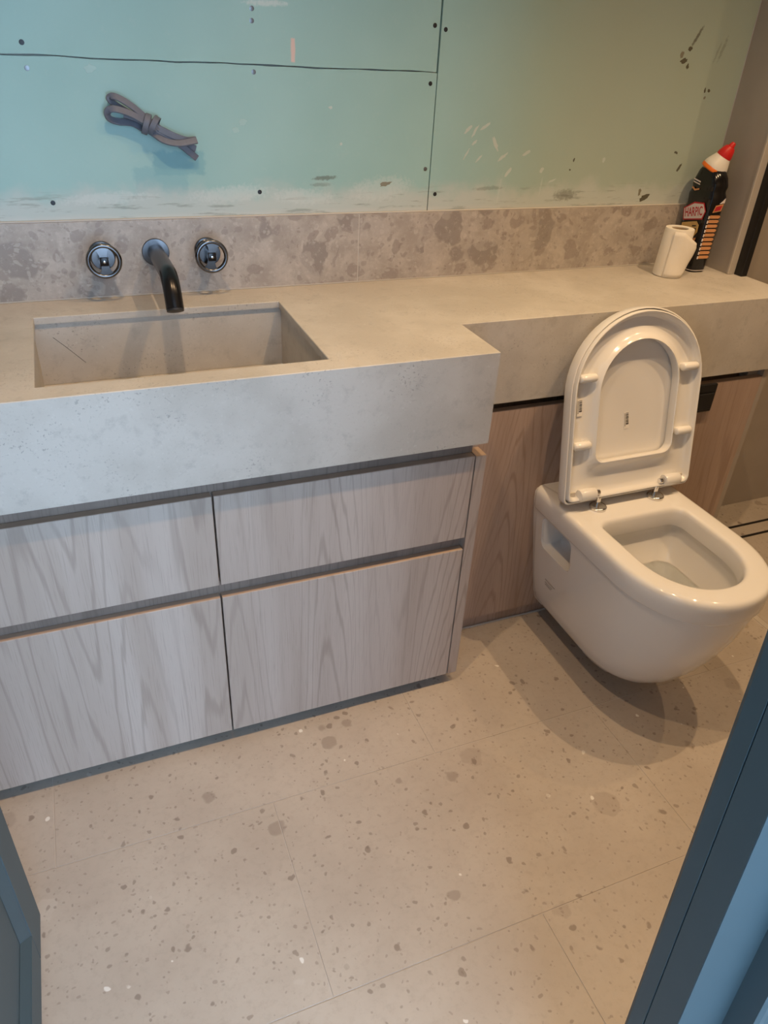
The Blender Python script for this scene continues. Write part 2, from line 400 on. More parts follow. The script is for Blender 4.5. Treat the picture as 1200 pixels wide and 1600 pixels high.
wb = struct('wall_back', boxes((XL - 0.1, XR + 0.1, 0.0215, 0.14, 0, 2.4)), 'gypsum', label='back wall lined with bare green moisture resistant plasterboard')
def sheet(x0, x1, z0, z1, wob0, wob1):
    """board with a slightly ragged top or bottom edge."""
    n = 40; V = []; F = []
    random.seed(int(z0 * 100))
    def line(z, amp):
        return [z + amp * (math.sin(k * 0.55) * 0.5 + math.sin(k * 1.31 + 1) * 0.3 + random.uniform(-0.5, 0.5)) for k in range(n + 1)]
    lo, hi = line(z0, wob0), line(z1, wob1)
    for k in range(n + 1):
        x = x0 + (x1 - x0) * k / n
        V += [(x, 0.008, lo[k]), (x, 0.008, hi[k]), (x, 0.0212, hi[k]), (x, 0.0212, lo[k])]
    for k in range(n):
        a = k * 4; b = a + 4
        for i in range(4): F.append((a + i, a + (i + 1) % 4, b + (i + 1) % 4, b + i))
    F += [(0, 1, 2, 3), (n * 4 + 3, n * 4 + 2, n * 4 + 1, n * 4)]
    return V, F
sheets = [obj('plasterboard_sheet', sheet(XL, 0.8175, 1.3535, 2.4, 0.0016, 0), 'plaster', wb),
          obj('plasterboard_sheet', sheet(XL, 0.8195, 0.70, 1.3510, 0, 0.0014), 'plaster', wb),
          obj('plasterboard_sheet', sheet(0.8218, 1.70, 0.70, 2.4, 0, 0), 'plaster', wb)]
def screw(x, z, par, mt):
    obj('screw', join(lathe((x, 0.0082, z), (0, -1, 0), [(0, 0.0046), (0.0006, 0.0046), (0.0008, 0.0036)], 12)), mt, par, 40)
for x, z, i, mt in ((-0.009, 1.372, 0, 'screw'), (-0.008, 1.332, 1, 'screw_zinc'), (0.412, 1.426, 0, 'screw_zinc'), (0.412, 1.340, 1, 'screw_zinc'), (0.413, 1.446, 0, 'screw_zinc'),
                    (0.415, 1.115, 1, 'screw'), (-0.005, 1.101, 1, 'screw'), (0.806, 1.438, 0, 'screw'), (0.832, 1.432, 2, 'screw'), (0.805, 1.331, 1, 'screw'), (0.808, 1.159, 1, 'screw_zinc'), (0.838, 1.104, 2, 'screw')):
    screw(x, z, sheets[i], mt)

# small filler splashes and dirt marks: thin irregular dabs on the boards
def dab(x, z, a, b, ang, name, mt):
    par = sheets[2] if x > 0.8218 else (sheets[0] if z > 1.352 else sheets[1])
    ca, sa = math.cos(R(ang)), math.sin(R(ang)); n = 16; P = []
    for k in range(n):
        t = 2 * PI * k / n; q = random.uniform(0.55, 0.95)
        P.append((x + a * q * math.cos(t) * ca - b * q * math.sin(t) * sa, z + a * q * math.cos(t) * sa + b * q * math.sin(t) * ca))
    obj(name, loft([[(u, 0.0081, v) for u, v in P], [(x + (u - x) * 0.9, 0.0077, z + (v - z) * 0.9) for u, v in P]]), mt, par)
random.seed(5)
for (x, z, a, b, ang, amt) in [(0.91, 1.242, 0.016, 0.005, 40, 0.6), (0.928, 1.238, 0.022, 0.004, 62, 0.6), (0.955, 1.249, 0.018, 0.005, 32, 0.6), (0.93, 1.215, 0.012, 0.004, 40, 0.6), (0.912, 1.192, 0.018, 0.003, 60, 0.6), (0.986, 1.212, 0.022, 0.007, -62, 0.6), (1.01, 1.184, 0.02, 0.005, 35, 0.8), (0.945, 1.18, 0.016, 0.003, 45, 0.6), (1.075, 1.193, 0.014, 0.006, 30, 0.6), (1.03, 1.15, 0.018, 0.005, 50, 0.4), (1.125, 1.155, 0.01, 0.006, 60, 0.6), (1.16, 1.13, 0.014, 0.003, 20, 0.7), (1.305, 1.177, 0.006, 0.01, 0, 0.6), (0.385, 1.25, 0.012, 0.01, 30, 0.25), (0.37, 1.235, 0.01, 0.008, 0, 0.22), (0.1, 1.335, 0.014, 0.01, 0, 0.2), (0.6, 1.21, 0.004, 0.004, 0, 0.6), (0.575, 1.28, 0.006, 0.004, 0, 0.5)]:
    dab(x, z, a, b, ang, 'filler_splash', 'splash' if amt > 0.3 else 'splash_faint')
for (x, z, a, b, ang, amt) in [(1.498, 1.425, 0.009, 0.007, 0, 0.8), (1.477, 1.412, 0.007, 0.01, 0, 0.4), (1.487, 1.399, 0.014, 0.008, 10, 0.9), (1.502, 1.388, 0.005, 0.008, 0, 0.7), (1.575, 1.338, 0.004, 0.009, 0, 0.9), (1.588, 1.338, 0.006, 0.005, 0, 0.7), (1.58, 1.322, 0.005, 0.005, 0, 0.5), (1.53, 1.195, 0.009, 0.004, -20, 0.9), (1.552, 1.158, 0.016, 0.005, 60, 0.8), (1.215, 1.178, 0.003, 0.007, -10, 0.8), (1.208, 1.155, 0.004, 0.003, 0, 0.7), (1.46, 1.085, 0.022, 0.01, 20, 0.7), (1.44, 1.1, 0.006, 0.012, 0, 0.6), (0.71, 1.128, 0.022, 0.006, 8, 0.6)]:
    dab(x, z, a, b, ang, 'dirt_mark', 'dirt' if amt > 0.6 else 'dirt_faint')

# shower side of the back wall, nib wall, end panel
wsh = struct('wall_shower', boxes((1.722, XR, -0.02, 0.021, 0, 2.4)), 'wall_tile', label='beige tiled shower wall beyond the ledge')
nib = struct('wall_nib', boxes((1.682, 1.7215, -0.132, 0.0075, H + 0.0005, 2.4)), 'wall_tile', label='narrow tiled return wall behind the black bottle')
obj('edge_trim', box(1.6795, 1.7215, -0.139, -0.1322, H + 0.0005, 2.4, 0.001, 1), 'trim_light', nib)
obj('corner_sealant', box(1.6795, 1.6818, 0.006, 0.0078, H + 0.16, 2.4, 0.001, 1), 'sealant', nib)
struct('wall_ledge_end', boxes((1.705, 1.7215, -0.334, -0.0205, 0.0, 0.711)), 'wall_tile', label='tiled end closing the ledge beside the shower')
# left, right, front wall with the doorway, ceiling
struct('wall_left', boxes((XL - 0.1, XL - 0.001, YF - 0.14, 0.02, 0, 2.4)), 'wall_tile', label='left wall beside the vanity')
struct('wall_right', boxes((XR + 0.001, XR + 0.1, YF - 0.14, 0.02, 0, 2.4)), 'wall_tile', label='far shower wall')
DX0, DX1, DH = -0.30, 0.535, 2.06
struct('wall_front', boxes((XL, DX0, YF - 0.06, YF, 0, 2.4), (0.66, XR, -1.40, -1.345, 0, 2.4), (DX0, 0.66, YF - 0.06, YF, DH, 2.4)), 'wall_tile', label='wall with the doorway')
struct('ceiling', boxes((XL - 0.1, XR + 0.1, YF - 0.14, 0.14, 2.4005, 2.5)), 'paint', label='white bathroom ceiling')
struct('floor_hall', boxes((-2.5, 3.0, -4.2, YF - 0.162, -0.06, -0.002)), 'hall_floor', label='hall floor outside the doorway')

struct('wall_hall_left_added', boxes((-1.15, -1.05, -3.4, YF - 0.162, 0, 2.4)), 'hall_paint', label='unseen hall wall left of the doorway, added to shape the daylight')  # out-of-view hall shell, added to make the daylight directional
struct('wall_hall_end_added', boxes((-1.15, -0.42, -3.5, -3.4, 0, 2.4)), 'hall_paint', label='unseen hall end wall added beside the wide opening to limit daylight')  # added end wall; its width sets how far daylight spreads
struct('wall_hall_right_added', boxes((XR, XR + 0.1, -3.5, -1.565, 0, 2.4)), 'hall_paint', label='unseen hall wall added at the far right')
struct('ceiling_hall_added', boxes((-1.15, XR + 0.1, -3.5, -1.562, 2.4005, 2.5)), 'paint', label='unseen hall ceiling added to shut out sky from above')
# right door frame: lining, stop groove, architrave (profiles extruded upwards)
def post(prof, z0, z1, lean=0.0):
    return loft([[(x, y + lean * (z0 - 0.7), z0) for x, y in prof], [(x, y + lean * (z1 - 0.7), z1) for x, y in prof]])
LEAN = 0.058
fr = struct('door_frame', post([(0.4968, -1.4312), (0.4968, -1.466), (0.70, -1.466), (0.70, -1.4315)], 0, DH, LEAN), 'teal', label='dark teal painted door frame at the right')
obj('frame_bead', post([(0.499, -1.4065), (0.4965, -1.411), (0.4965, -1.4296), (0.4975, -1.4300), (0.534, -1.4300), (0.534, -1.4065)], 0, DH, LEAN), 'teal', fr)
obj('architrave', post([(0.4970, -1.4662), (0.4972, -1.467), (0.565, -1.474), (0.565, -1.502), (0.572, -1.504), (0.590, -1.500), (0.760, -1.500), (0.760, -1.4665)], 0, DH, LEAN), 'teal', fr)
struct('door_head', boxes((DX0, DX1, -1.50, -1.4065, DH - 0.03, DH)), 'teal', label='teal door head above the doorway')
# open door leaf, seen edge-on at the left
DFX = -0.240; ye, yh, zb, zt = -0.787, -1.40, 0.012, 2.0
dr = struct('door_1', boxes((DFX - 0.040, DFX - 0.014, yh, ye, zb, zt)), 'teal', label='open teal panelled door leaf standing at the left')
obj('stile', box(DFX - 0.0138, DFX, ye - 0.085, ye, zb, zt, 0.0012, 1), 'teal', dr)
obj('stile', box(DFX - 0.0138, DFX, yh, yh + 0.085, zb, zt, 0.0012, 1), 'teal', dr)
obj('bottom_rail', box(DFX - 0.0138, DFX, yh + 0.0852, ye - 0.0852, zb, 0.092, 0.0012, 1), 'teal', dr)
obj('top_rail', box(DFX - 0.0138, DFX, yh + 0.0852, ye - 0.0852, zt - 0.1, zt, 0.0012, 1), 'teal', dr)
def bevel_strip(p0, p1, inward, d=0.022):
    p0, p1, inward = Vector(p0), Vector(p1), Vector(inward)
    a = Vector((DFX - 0.0015, 0, 0)); b = Vector((DFX - 0.0135, 0, 0)); c = Vector((DFX - 0.0138, 0, 0))
    q0 = [a + p0, b + p0 + inward * d, c + p0]; q1 = [a + p1, b + p1 + inward * d, c + p1]
    return loft([q0, q1])
obj('moulding', bevel_strip((0, ye - 0.0854, 0.0922), (0, ye - 0.0854, zt - 0.1), (0, -1, 0)), 'teal', dr)
obj('moulding', bevel_strip((0, ye - 0.0854, 0.0922), (0, yh + 0.0854, 0.0922), (0, 0, 1)), 'teal', dr)
obj('moulding', bevel_strip((0, yh + 0.0854, 0.0922), (0, yh + 0.0854, zt - 0.1), (0, 1, 0)), 'teal', dr)

# ceiling downlights
for k, (x, y) in enumerate(LAMP_SPOTS):
    t = empty('ceiling_downlight', (x, y, 2.38), ['round recessed downlight above the basin', 'round recessed downlight between basin and toilet', 'round recessed downlight above the toilet', 'round recessed downlight in the shower'][k], 'light', 'ceiling downlights')
    obj('bezel', lathe((x, y, 2.4), (0, 0, -1), [(0, 0.030), (0, 0.045), (0.004, 0.045), (0.005, 0.036), (0.001, 0.030)], 32, False, False), 'trim_light', t, 30)
    obj('lens', lathe((x, y, 2.4), (0, 0, -1), [(0.0002, 0.029), (0.0010, 0.029)], 24), 'lamp', t)
    l = bpy.data.lights.new('downlight_beam', 'SPOT'); l.energy = LAMP_POWER * (0.85, 1.1, 1.0, 0.5)[k]; l.color = LAMP_COLOR; l.spot_size = R(112); l.spot_blend = 0.9; l.shadow_soft_size = 0.012
    lo = bpy.data.objects.new('downlight_beam', l); C.objects.link(lo); lo.parent = t; lo.location = (0, 0, 0.010)

# ------------------------------------------------------------------ backsplash
bs = empty('backsplash', (0.63, 0.0, H), 'grey brown breccia stone upstand along the back wall above the ledge', 'backsplash')
JX = 0.6455; ZT = 1.0655
obj('stone_tile', box(XL + 0.001, JX - 0.0012, 0.0, 0.0075, H + 0.0008, ZT, 0.0006, 1), 'breccia', bs)
obj('stone_tile', box(JX + 0.0012, 1.6815, 0.0, 0.0075, H + 0.0008, ZT, 0.0006, 1), 'breccia', bs)
obj('grout_joint', box(JX - 0.0011, JX + 0.0011, 0.0007, 0.0070, H + 0.001, ZT - 0.0005), 'grout_light', bs)
obj('top_filler', box(XL + 0.002, 1.676, 0.0008, 0.0078, ZT + 0.0002, ZT + 0.0030, 0.0008, 1), 'grout_light', bs)
obj('base_grout', box(XL + 0.002, 1.68, -0.0020, -0.0002, H + 0.0003, H + 0.0024, 0.0005, 1), 'grout_light', bs)

# ------------------------------------------------------------------ countertop with basin
X1, D1, D2 = 0.755, 0.343, 0.512
xs0, xs1, ys0, ys1 = -0.078, 0.420, -0.109, -0.463
ct = empty('countertop', (0.63, -0.2, H - 0.2), 'beige stone countertop with deep fascia, cut-out basin and narrow ledge', 'countertop')
T = 0.0135
xg = [XL + 0.001, xs0, xs1, X1, 1.7215]; 
def slab():
    """L-shaped slab with the basin hole, built from a grid."""
    xs = [XL + 0.001, xs0, xs1, X1, 1.7215]; ys = [0.0, ys0, -D1, ys1, -D2]
    solid = set()
    for i in range(4):
        for j in range(4):
            if i == 1 and j in (1, 2): continue
            if i == 3 and j >= 2: continue
            solid.add((i, j))
    V = {}; L = []; F = []
    def vid(i, j, top):
        k = (i, j, top)
        if k not in V: V[k] = len(L); L.append((xs[i], ys[j], H if top else H - T))
        return V[k]
    for (i, j) in solid:
        for top in (True, False): F.append((vid(i, j, top), vid(i + 1, j, top), vid(i + 1, j + 1, top), vid(i, j + 1, top)))
        for (di, dj, a, b) in ((-1, 0, (i, j), (i, j + 1)), (1, 0, (i + 1, j), (i + 1, j + 1)), (0, -1, (i, j), (i + 1, j)), (0, 1, (i, j + 1), (i + 1, j + 1))):
            if (i + di, j + dj) not in solid: F.append((vid(*a, True), vid(*b, True), vid(*b, False), vid(*a, False)))
    bm = bmesh.new()
    vs_ = [bm.verts.new(p) for p in L]
    for f in F: bm.faces.new([vs_[k] for k in f])
    bmesh.ops.recalc_face_normals(bm, faces=bm.faces)
    es = [e for e in bm.edges if len(e.link_faces) == 2 and e.calc_face_angle() > 0.5 and (e.verts[0].co.z > H - 0.001 and e.verts[1].co.z > H - 0.001)]
    bmesh.ops.bevel(bm, geom=es, offset=0.0012, segments=1, affect='EDGES')
    return bm
obj('top_slab', slab(), 'stone', ct)
ZF = 0.712
obj('front_fascia', box(XL + 0.001, X1, -D2, -D2 + 0.0125, ZF, H - T), 'stone', ct)
obj('side_fascia', box(X1 - 0.0125, X1, -D2 + 0.0126, -D1 + 0.0127, ZF, H - T), 'stone', ct)
obj('ledge_fascia', box(X1 + 0.0002, 1.7215, -D1, -D1 + 0.0125, ZF, H - T), 'stone', ct)
# basin: inside walls slightly behind the cut-out
e = 0.006; bx0, bx1, by0, by1, bz = xs0 - e, xs1 + e, ys0 + e, ys1 - e, 0.765
th = 0.010
obj('basin_wall', box(bx0 - th, bx1 + th, by0, by0 + th, bz, H - T - 0.0015, 0.0005, 1), 'stone', ct)
obj('basin_wall', box(bx0 - th, bx1 + th, by1 - th, by1, bz, H - T - 0.0015, 0.0005, 1), 'stone', ct)
obj('basin_wall', box(bx0 - th, bx0, by1 + 0.0002, by0 - 0.0002, bz, H - T - 0.0015, 0.0005, 1), 'stone', ct)
obj('basin_wall', box(bx1, bx1 + th, by1 + 0.0002, by0 - 0.0002, bz, H - T - 0.0015, 0.0005, 1), 'stone', ct)
bf = obj('basin_floor', box(bx0 - th, bx1 + th, by1 - th, by0 + th, bz - 0.012, bz - 0.0002, 0.0005, 1), 'stone', ct)
obj('drain', lathe((0.171, -0.285, bz - 0.0002), (0, 0, 1), [(0, 0.034), (0.003, 0.034), (0.005, 0.028), (0.004, 0.0)], 28, True, False), 'gunmetal', ct, 30)
# scratch on the back of the basin
obj('hairline_scratch', sweep([(-0.050, by0 - 0.0003, 0.866), (-0.028, by0 - 0.0003, 0.843), (0.004, by0 - 0.0003, 0.807)], [(0.0004, 0), (0.0001, 0.0003), (-0.0004, 0)], up=(0, -1, 0)), 'b_ink', ct)

# ------------------------------------------------------------------ vanity cabinet
vc = empty('vanity_cabinet', (0.17, -0.25, 0.035), 'washed oak vanity unit with four drawers under the stone basin', 'cabinet')
YD = -0.497; td = 0.019
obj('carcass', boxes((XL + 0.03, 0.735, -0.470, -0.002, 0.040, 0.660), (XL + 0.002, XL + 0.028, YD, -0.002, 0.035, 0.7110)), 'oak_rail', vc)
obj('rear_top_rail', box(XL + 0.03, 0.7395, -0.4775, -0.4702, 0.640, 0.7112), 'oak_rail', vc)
sp = obj('side_panel', boxes((0.7405, 0.765, YD, -0.3435, 0.035, 0.674), (0.7405, 0.765, -0.458, -0.3435, 0.6742, 0.7112)), 'oak', vc)
obj('edge_band', box(0.7407, 0.7648, YD + 0.001, -0.4585, 0.6741, 0.6748), 'oak_edge', sp)
XJ = 0.183; g = 0.0018
for (x0, x1) in ((XL + 0.0295, XJ - g), (XJ + g, 0.7375)):
    for (z0, z1) in ((0.465, 0.675), (0.035, 0.432)):
        d = obj('drawer', box(x0, x1, YD, YD + td, z0, z1, 0.0008, 1), 'oak', vc)
        obj('edge_band', box(x0 + 0.001, x1 - 0.001, YD + 0.001, YD + td - 0.001, z1 - 0.0002, z1 + 0.0005), 'oak_edge', d)
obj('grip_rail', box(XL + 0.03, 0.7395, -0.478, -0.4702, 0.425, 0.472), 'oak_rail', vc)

# ------------------------------------------------------------------ panelled boxing under the ledge
bxg = empty('ledge_boxing', (1.23, -0.32, 0.0), 'brown oak panel boxing in the wall under the stone ledge behind the toilet', 'panel')
YP = -0.335
pn = obj('front_panel', box(0.7655, 1.7048, YP, YP + 0.018, 0.047, 0.687, 0.0006, 1), 'oak_panel', bxg)
obj('edge_band', box(0.7660, 1.7045, YP + 0.0006, YP + 0.0178, 0.6868, 0.6876), 'oak_edge', pn)
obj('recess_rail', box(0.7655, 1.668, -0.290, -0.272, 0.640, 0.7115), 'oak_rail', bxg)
obj('recess_end', box(1.6685, 1.7045, -0.3155, -0.272, 0.640, 0.7115), 'wall_tile', bxg)
obj('plinth', box(0.7655, 1.7045, -0.320, -0.308, 0.0005, 0.0465), 'oak_panel', bxg)
obj('sealant_bead', box(0.7660, 1.7045, -0.3255, -0.3202, 0.0003, 0.0060, 0.0015, 1), 'sealant', bxg)
# black flush plate, mostly behind the lid
fp = empty('flush_plate', (1.45, YP, 0.60), 'small black flush plate on the oak panel, mostly hidden behind the lid', 'flush plate')
obj('plate', box(1.360, 1.541, YP - 0.010, YP - 0.0002, 0.610 - 0.001, 0.692 - 0.003, 0.003, 2), 'black_metal', fp)
obj('button', box(1.368, 1.448, YP - 0.0145, YP - 0.0101, 0.618, 0.665, 0.0015, 1), 'black_metal', fp)
obj('button', box(1.452, 1.534, YP - 0.0145, YP - 0.0101, 0.618, 0.665, 0.0015, 1), 'black_metal', fp)

# ------------------------------------------------------------------ toilet
TX = 1.205; TY = YP - 0.0006; RZ = 0.46
tl = empty('toilet', (TX, -0.6, 0.05), 'white wall hung toilet with seat and lid raised', 'toilet')
def tr_(hw, vb, vt, va, rc, z, arcp=2.15): return [(TX + a, TY - b, z) for a, b in dcurve(hw, vb, vt, va, rc, arcp=arcp)]
rings = []
for z, hw, vt, va, rc in ((0.050, 0.060, 0.315, 0.20, 0.02), (0.0515, 0.078, 0.338, 0.22, 0.02), (0.058, 0.093, 0.360, 0.23, 0.02), (0.072, 0.108, 0.386, 0.24, 0.02), (0.095, 0.120, 0.413, 0.25, 0.02), (0.13, 0.131, 0.443, 0.265, 0.02),
                          (0.18, 0.142, 0.474, 0.285, 0.02), (0.24, 0.152, 0.502, 0.305, 0.02), (0.30, 0.161, 0.523, 0.32, 0.02), (0.36, 0.169, 0.538, 0.33, 0.02), (0.394, 0.173, 0.545, 0.335, 0.02), (0.399, 0.1735, 0.546, 0.335, 0.02),
                          (0.4015, 0.1775, 0.549, 0.338, 0.018), (0.405, 0.179, 0.551, 0.34, 0.016), (0.440, 0.180, 0.552, 0.34, 0.014), (0.4480, 0.1795, 0.5515, 0.34, 0.014), (0.4545, 0.1770, 0.549, 0.34, 0.014), (0.4585, 0.1725, 0.5445, 0.34, 0.012), (0.46, 0.166, 0.538, 0.34, 0.012)):
    rings.append(tr_(hw, 0.0, vt, va, rc, z))
for z, hw, vb, vt, va, rc in ((0.46, 0.133, 0.188, 0.502, 0.345, 0.030), (0.4585, 0.1275, 0.1935, 0.4965, 0.345, 0.030), (0.454, 0.124, 0.197, 0.493, 0.345, 0.030), (0.446, 0.1225, 0.1985, 0.4915, 0.345, 0.030),
                              (0.416, 0.1205, 0.201, 0.4895, 0.345, 0.031), (0.411, 0.1215, 0.200, 0.4905, 0.345, 0.031), (0.409, 0.126, 0.195, 0.495, 0.345, 0.031), (0.402, 0.132, 0.190, 0.502, 0.345, 0.032), (0.385, 0.134, 0.189, 0.503, 0.345, 0.034), (0.355, 0.128, 0.196, 0.494, 0.345, 0.036), (0.320, 0.112, 0.212, 0.472, 0.345, 0.036), (0.29, 0.094, 0.232, 0.446, 0.345, 0.036), (0.26, 0.074, 0.252, 0.415, 0.340, 0.034), (0.235, 0.050, 0.275, 0.385, 0.335, 0.028), (0.228, 0.030, 0.30, 0.36, 0.33, 0.015)):
    rings.append(tr_(hw, vb, vt, va, rc, z))
bowl = obj('bowl', loft(rings), 'ceramic', tl)
# side pockets for the wall bolts
cut = []
for s in (-1, 1):
    x0, x1 = sorted((TX + s * 0.095, TX + s * 0.25))
    cut.append(obj('cutter', box(x0, x1, TY - 0.178, TY - 0.047, 0.298, 0.3955, 0.018, 4), 'ceramic'))
bool_apply(bowl, cut)
for f in bowl.data.polygons: f.use_smooth = True
bowl.data.set_sharp_from_angle(angle=R(38))
# wall flange: full-width tapering plate with rounded edge
def fl(v, ins):
    p = []
    prof = [(0.078, 0.056), (0.098, 0.060), (0.112, 0.075), (0.122, 0.11), (0.136, 0.18), (0.152, 0.27), (0.168, 0.36), (0.177, 0.42), (0.1775, 0.444), (0.173, 0.4535), (0.166, 0.458)]
    left = [(TX - (a - ins), TY - v, b + (ins if b < 0.1 else (-ins if b > 0.45 else 0))) for a, b in prof]
    right = [(TX + (a - ins), q, r) for (_, q, r), (a, b) in zip(left, prof)]
    return right + list(reversed(left))
obj('wall_flange', loft([fl(0.0, 0.001), fl(0.002, 0.0), fl(0.040, 0.001), fl(0.046, 0.003), fl(0.050, 0.008), fl(0.052, 0.016)]), 'ceramic', tl, 40)
# water
wr = tr_(0.1085, 0.2155, 0.4675, 0.345, 0.036, 0.3135)
random.seed(3)
rr = [[(TX + (x - TX) * k / 6 , (TY - 0.335) + (y - TY + 0.335) * k / 6, z + 0.0016 * math.sin(7 * k + 70 * x + 50 * y) * (k / 6 < 1)) for x, y, z in wr] for k in range(1, 7)]
obj('water', loft([[(x, y, z - 0.004) for x, y, z in rr[0]]] + rr + [[(x, y, z - 0.004) for x, y, z in rr[-1]]]), 'water', tl, 60)
# overflow/bolt cover at front right and maker's stamp on the left side
stm = []
for k, (dz, ln) in enumerate(((0, 0.046), (-0.010, 0.034), (-0.017, 0.028))):
    stm.append((TX - 0.1434 - (dz + 0.0165) * 0.175, ln, 0.205 + dz))
obj('stamp', join(*[([(x - 0.0007, TY - 0.075, z), (x - 0.0007, TY - 0.075 - l, z), (x - 0.0007, TY - 0.075 - l, z - 0.003), (x - 0.0007, TY - 0.075, z - 0.003), (x + 0.006, TY - 0.075, z), (x + 0.006, TY - 0.075 - l, z), (x + 0.006, TY - 0.075 - l, z - 0.003), (x + 0.006, TY - 0.075, z - 0.003)],
    [(0, 1, 2, 3), (4, 7, 6, 5), (0, 4, 5, 1), (1, 5, 6, 2), (2, 6, 7, 3), (3, 7, 4, 0)]) for x, l, z in stm]), 'mark', tl)

# seat and lid, raised and leaning on the ledge
P0 = Vector((1.206, -0.480, 0.490)); EV = Vector((0, 0.090, 0.426)).normalized(); EU = Vector((1, 0, 0)); EW = EU.cross(EV)
def lw(u, v, w): return P0 + EU * u + EV * v + EW * w
def dl(hw, vb, vt, va, rc, w, arcp=2.0): return [lw(a, b, w) for a, b in dcurve(hw, vb, vt, va, rc, arcp=arcp)]
L_ = 0.447
lid = obj('lid', loft([dl(0.170, 0.018, L_ - 0.018, 0.262, 0.012, -0.0405), dl(0.182, 0.004, L_ - 0.006, 0.264, 0.014, -0.0395), dl(0.1875, -0.003, L_ - 0.001, 0.265, 0.014, -0.037), dl(0.189, -0.005, L_ + 0.001, 0.265, 0.014, -0.032), dl(0.1895, -0.005, L_ + 0.0015, 0.265, 0.014, -0.010),
                       dl(0.1888, -0.0045, L_ + 0.001, 0.265, 0.014, -0.0085), dl(0.1865, -0.003, L_ - 0.001, 0.265, 0.014, -0.0080), dl(0.1855, -0.002, L_ - 0.002, 0.265, 0.014, -0.009), dl(0.185, 0.0, L_ - 0.003, 0.265, 0.014, -0.028), dl(0.180, 0.006, L_ - 0.008, 0.265, 0.014, -0.0305)]), 'seat', tl, 35)
# seat: ring with outer lip, channel and inner lip
O = dict(hw=0.1835, vb=0.002, vt=L_ - 0.0045, va=0.266, rc=0.014); I = dict(hw=0.112, vb=0.094, vt=0.377, va=0.262, rc=0.026)
def ring(s, w, do=0.0, di=0.0):
    q = {k: O[k] * (1 - s) + I[k] * s for k in O}
    q['hw'] -= do; q['vb'] += do; q['vt'] -= do
    return dl(q['hw'], q['vb'], q['vt'], q['va'], q['rc'], w)
sr = [ring(0, -0.026, 0.004), ring(0, -0.022), ring(0, -0.004), ring(0, -0.001, 0.001), ring(0, 0.0, 0.003), ring(0, -0.001, 0.005), ring(0, -0.003, 0.007), ring(0, -0.012, 0.009), ring(0, -0.016, 0.012), ring(0.25, -0.020), ring(0.55, -0.020), ring(0.76, -0.016), ring(0.87, -0.008), ring(0.93, -0.003), ring(0.975, -0.001), ring(1.0, -0.003), ring(1.0, -0.020), ring(0.97, -0.026), ring(0, -0.026, 0.004)]
seat = obj('seat', loft(sr, False, False), 'seat', tl, 40)
def pad(u, v, ln, r):
    sect = [(r * math.cos(PI * 2 * k / 16), r * math.sin(PI * 2 * k / 16)) for k in range(16)]
    rg = []
    for t, sc in ((-0.5, 0.55), (-0.47, 0.85), (-0.42, 1.0), (0.42, 1.0), (0.47, 0.85), (0.5, 0.55)):
        rg.append([lw(u + t * ln, v + b * sc * 0.8, -0.0085 + a * sc * 0.95) for a, b in sect])
    return loft(rg)
for u, v in ((-0.147, 0.300), (0.147, 0.300), (-0.150, 0.140), (0.150, 0.140)):
    obj('bumper', pad(u, v, 0.046, 0.0125), 'seat', seat, 40)
for s in (-1, 1):
    obj('hinge_barrel', loft([[lw(s * 0.128 + t, 0.016 + r * math.sin(2 * PI * k / 20), -0.004 + r * math.cos(2 * PI * k / 20)) for k in range(20)] for t, r in ((-0.023, 0.0135), (-0.021, 0.0150), (0.021, 0.0150), (0.023, 0.0135))]), 'seat', seat, 40)
    obj('hinge_clip', loft([[lw(s * 0.163 + a, 0.014 + b, w) for a, b in ((-0.008, -0.010), (0.008, -0.010), (0.008, 0.008), (-0.008, 0.008))] for w in (-0.024, -0.012)]), 'trim_light', seat)
    hc = lw(s * 0.088, 0.016, -0.004)
    hg = obj('hinge', join(lathe(lw(s * 0.108, 0.016, -0.004), (-s, 0, 0), [(0, 0.0072), (0.016, 0.0072), (0.017, 0.0062)], 18), lathe((hc.x, hc.y, RZ + 0.009), (0, 0, 1), [(0, 0.0062), (0.022, 0.0062), (0.024, 0.004)], 16)), 'chrome', tl, 40)
    obj('hinge_cap', lathe((hc.x, hc.y - 0.004, RZ + 0.0002), (0, 0, 1), [(0, 0.0215), (0.006, 0.0215), (0.0085, 0.019), (0.009, 0.015)], 28), 'chrome', hg, 40)
# barcode stickers
def sticker(u0, v0, w, hu, hv, parent, ang):
    ca, sa = math.cos(ang), math.sin(ang)
    def q(a, b, ww): return lw(u0 + a * ca - b * sa, v0 + a * sa + b * ca, ww)
    st = obj('barcode_sticker', loft([[q(a * hu, b * hv, w) for a, b in ((-1, -1), (1, -1), (1, 1), (-1, 1))], [q(a * hu, b * hv, w + 0.0004) for a, b in ((-1, -1), (1, -1), (1, 1), (-1, 1))]]), 'sticker', parent)
    random.seed(11); gs = []; b = 0.86
    while b > -0.55:
        t = random.choice((0.03, 0.05, 0.09)); 
        gs.append(loft([[q(aa * hu, bb * hv, ww) for aa, bb in ((-0.25, b - t), (0.8, b - t), (0.8, b), (-0.25, b))] for ww in (w + 0.0004, w + 0.0006)])); b -= t + random.choice((0.03, 0.05, 0.08))
    for k in range(9):
        b = 0.8 - k * 0.17
        gs.append(loft([[q(aa * hu, bb * hv, ww) for aa, bb in ((-0.75, b - 0.09), (-0.45, b - 0.09), (-0.45, b), (-0.75, b))] for ww in (w + 0.0004, w + 0.0006)]))
    obj('bar_print', join(*gs), 'b_ink', st)
sticker(-0.1565, 0.230, -0.0178, 0.0075, 0.0200, seat, R(3))
sticker(-0.008, 0.180, -0.0300, 0.0075, 0.0215, lid, R(6))

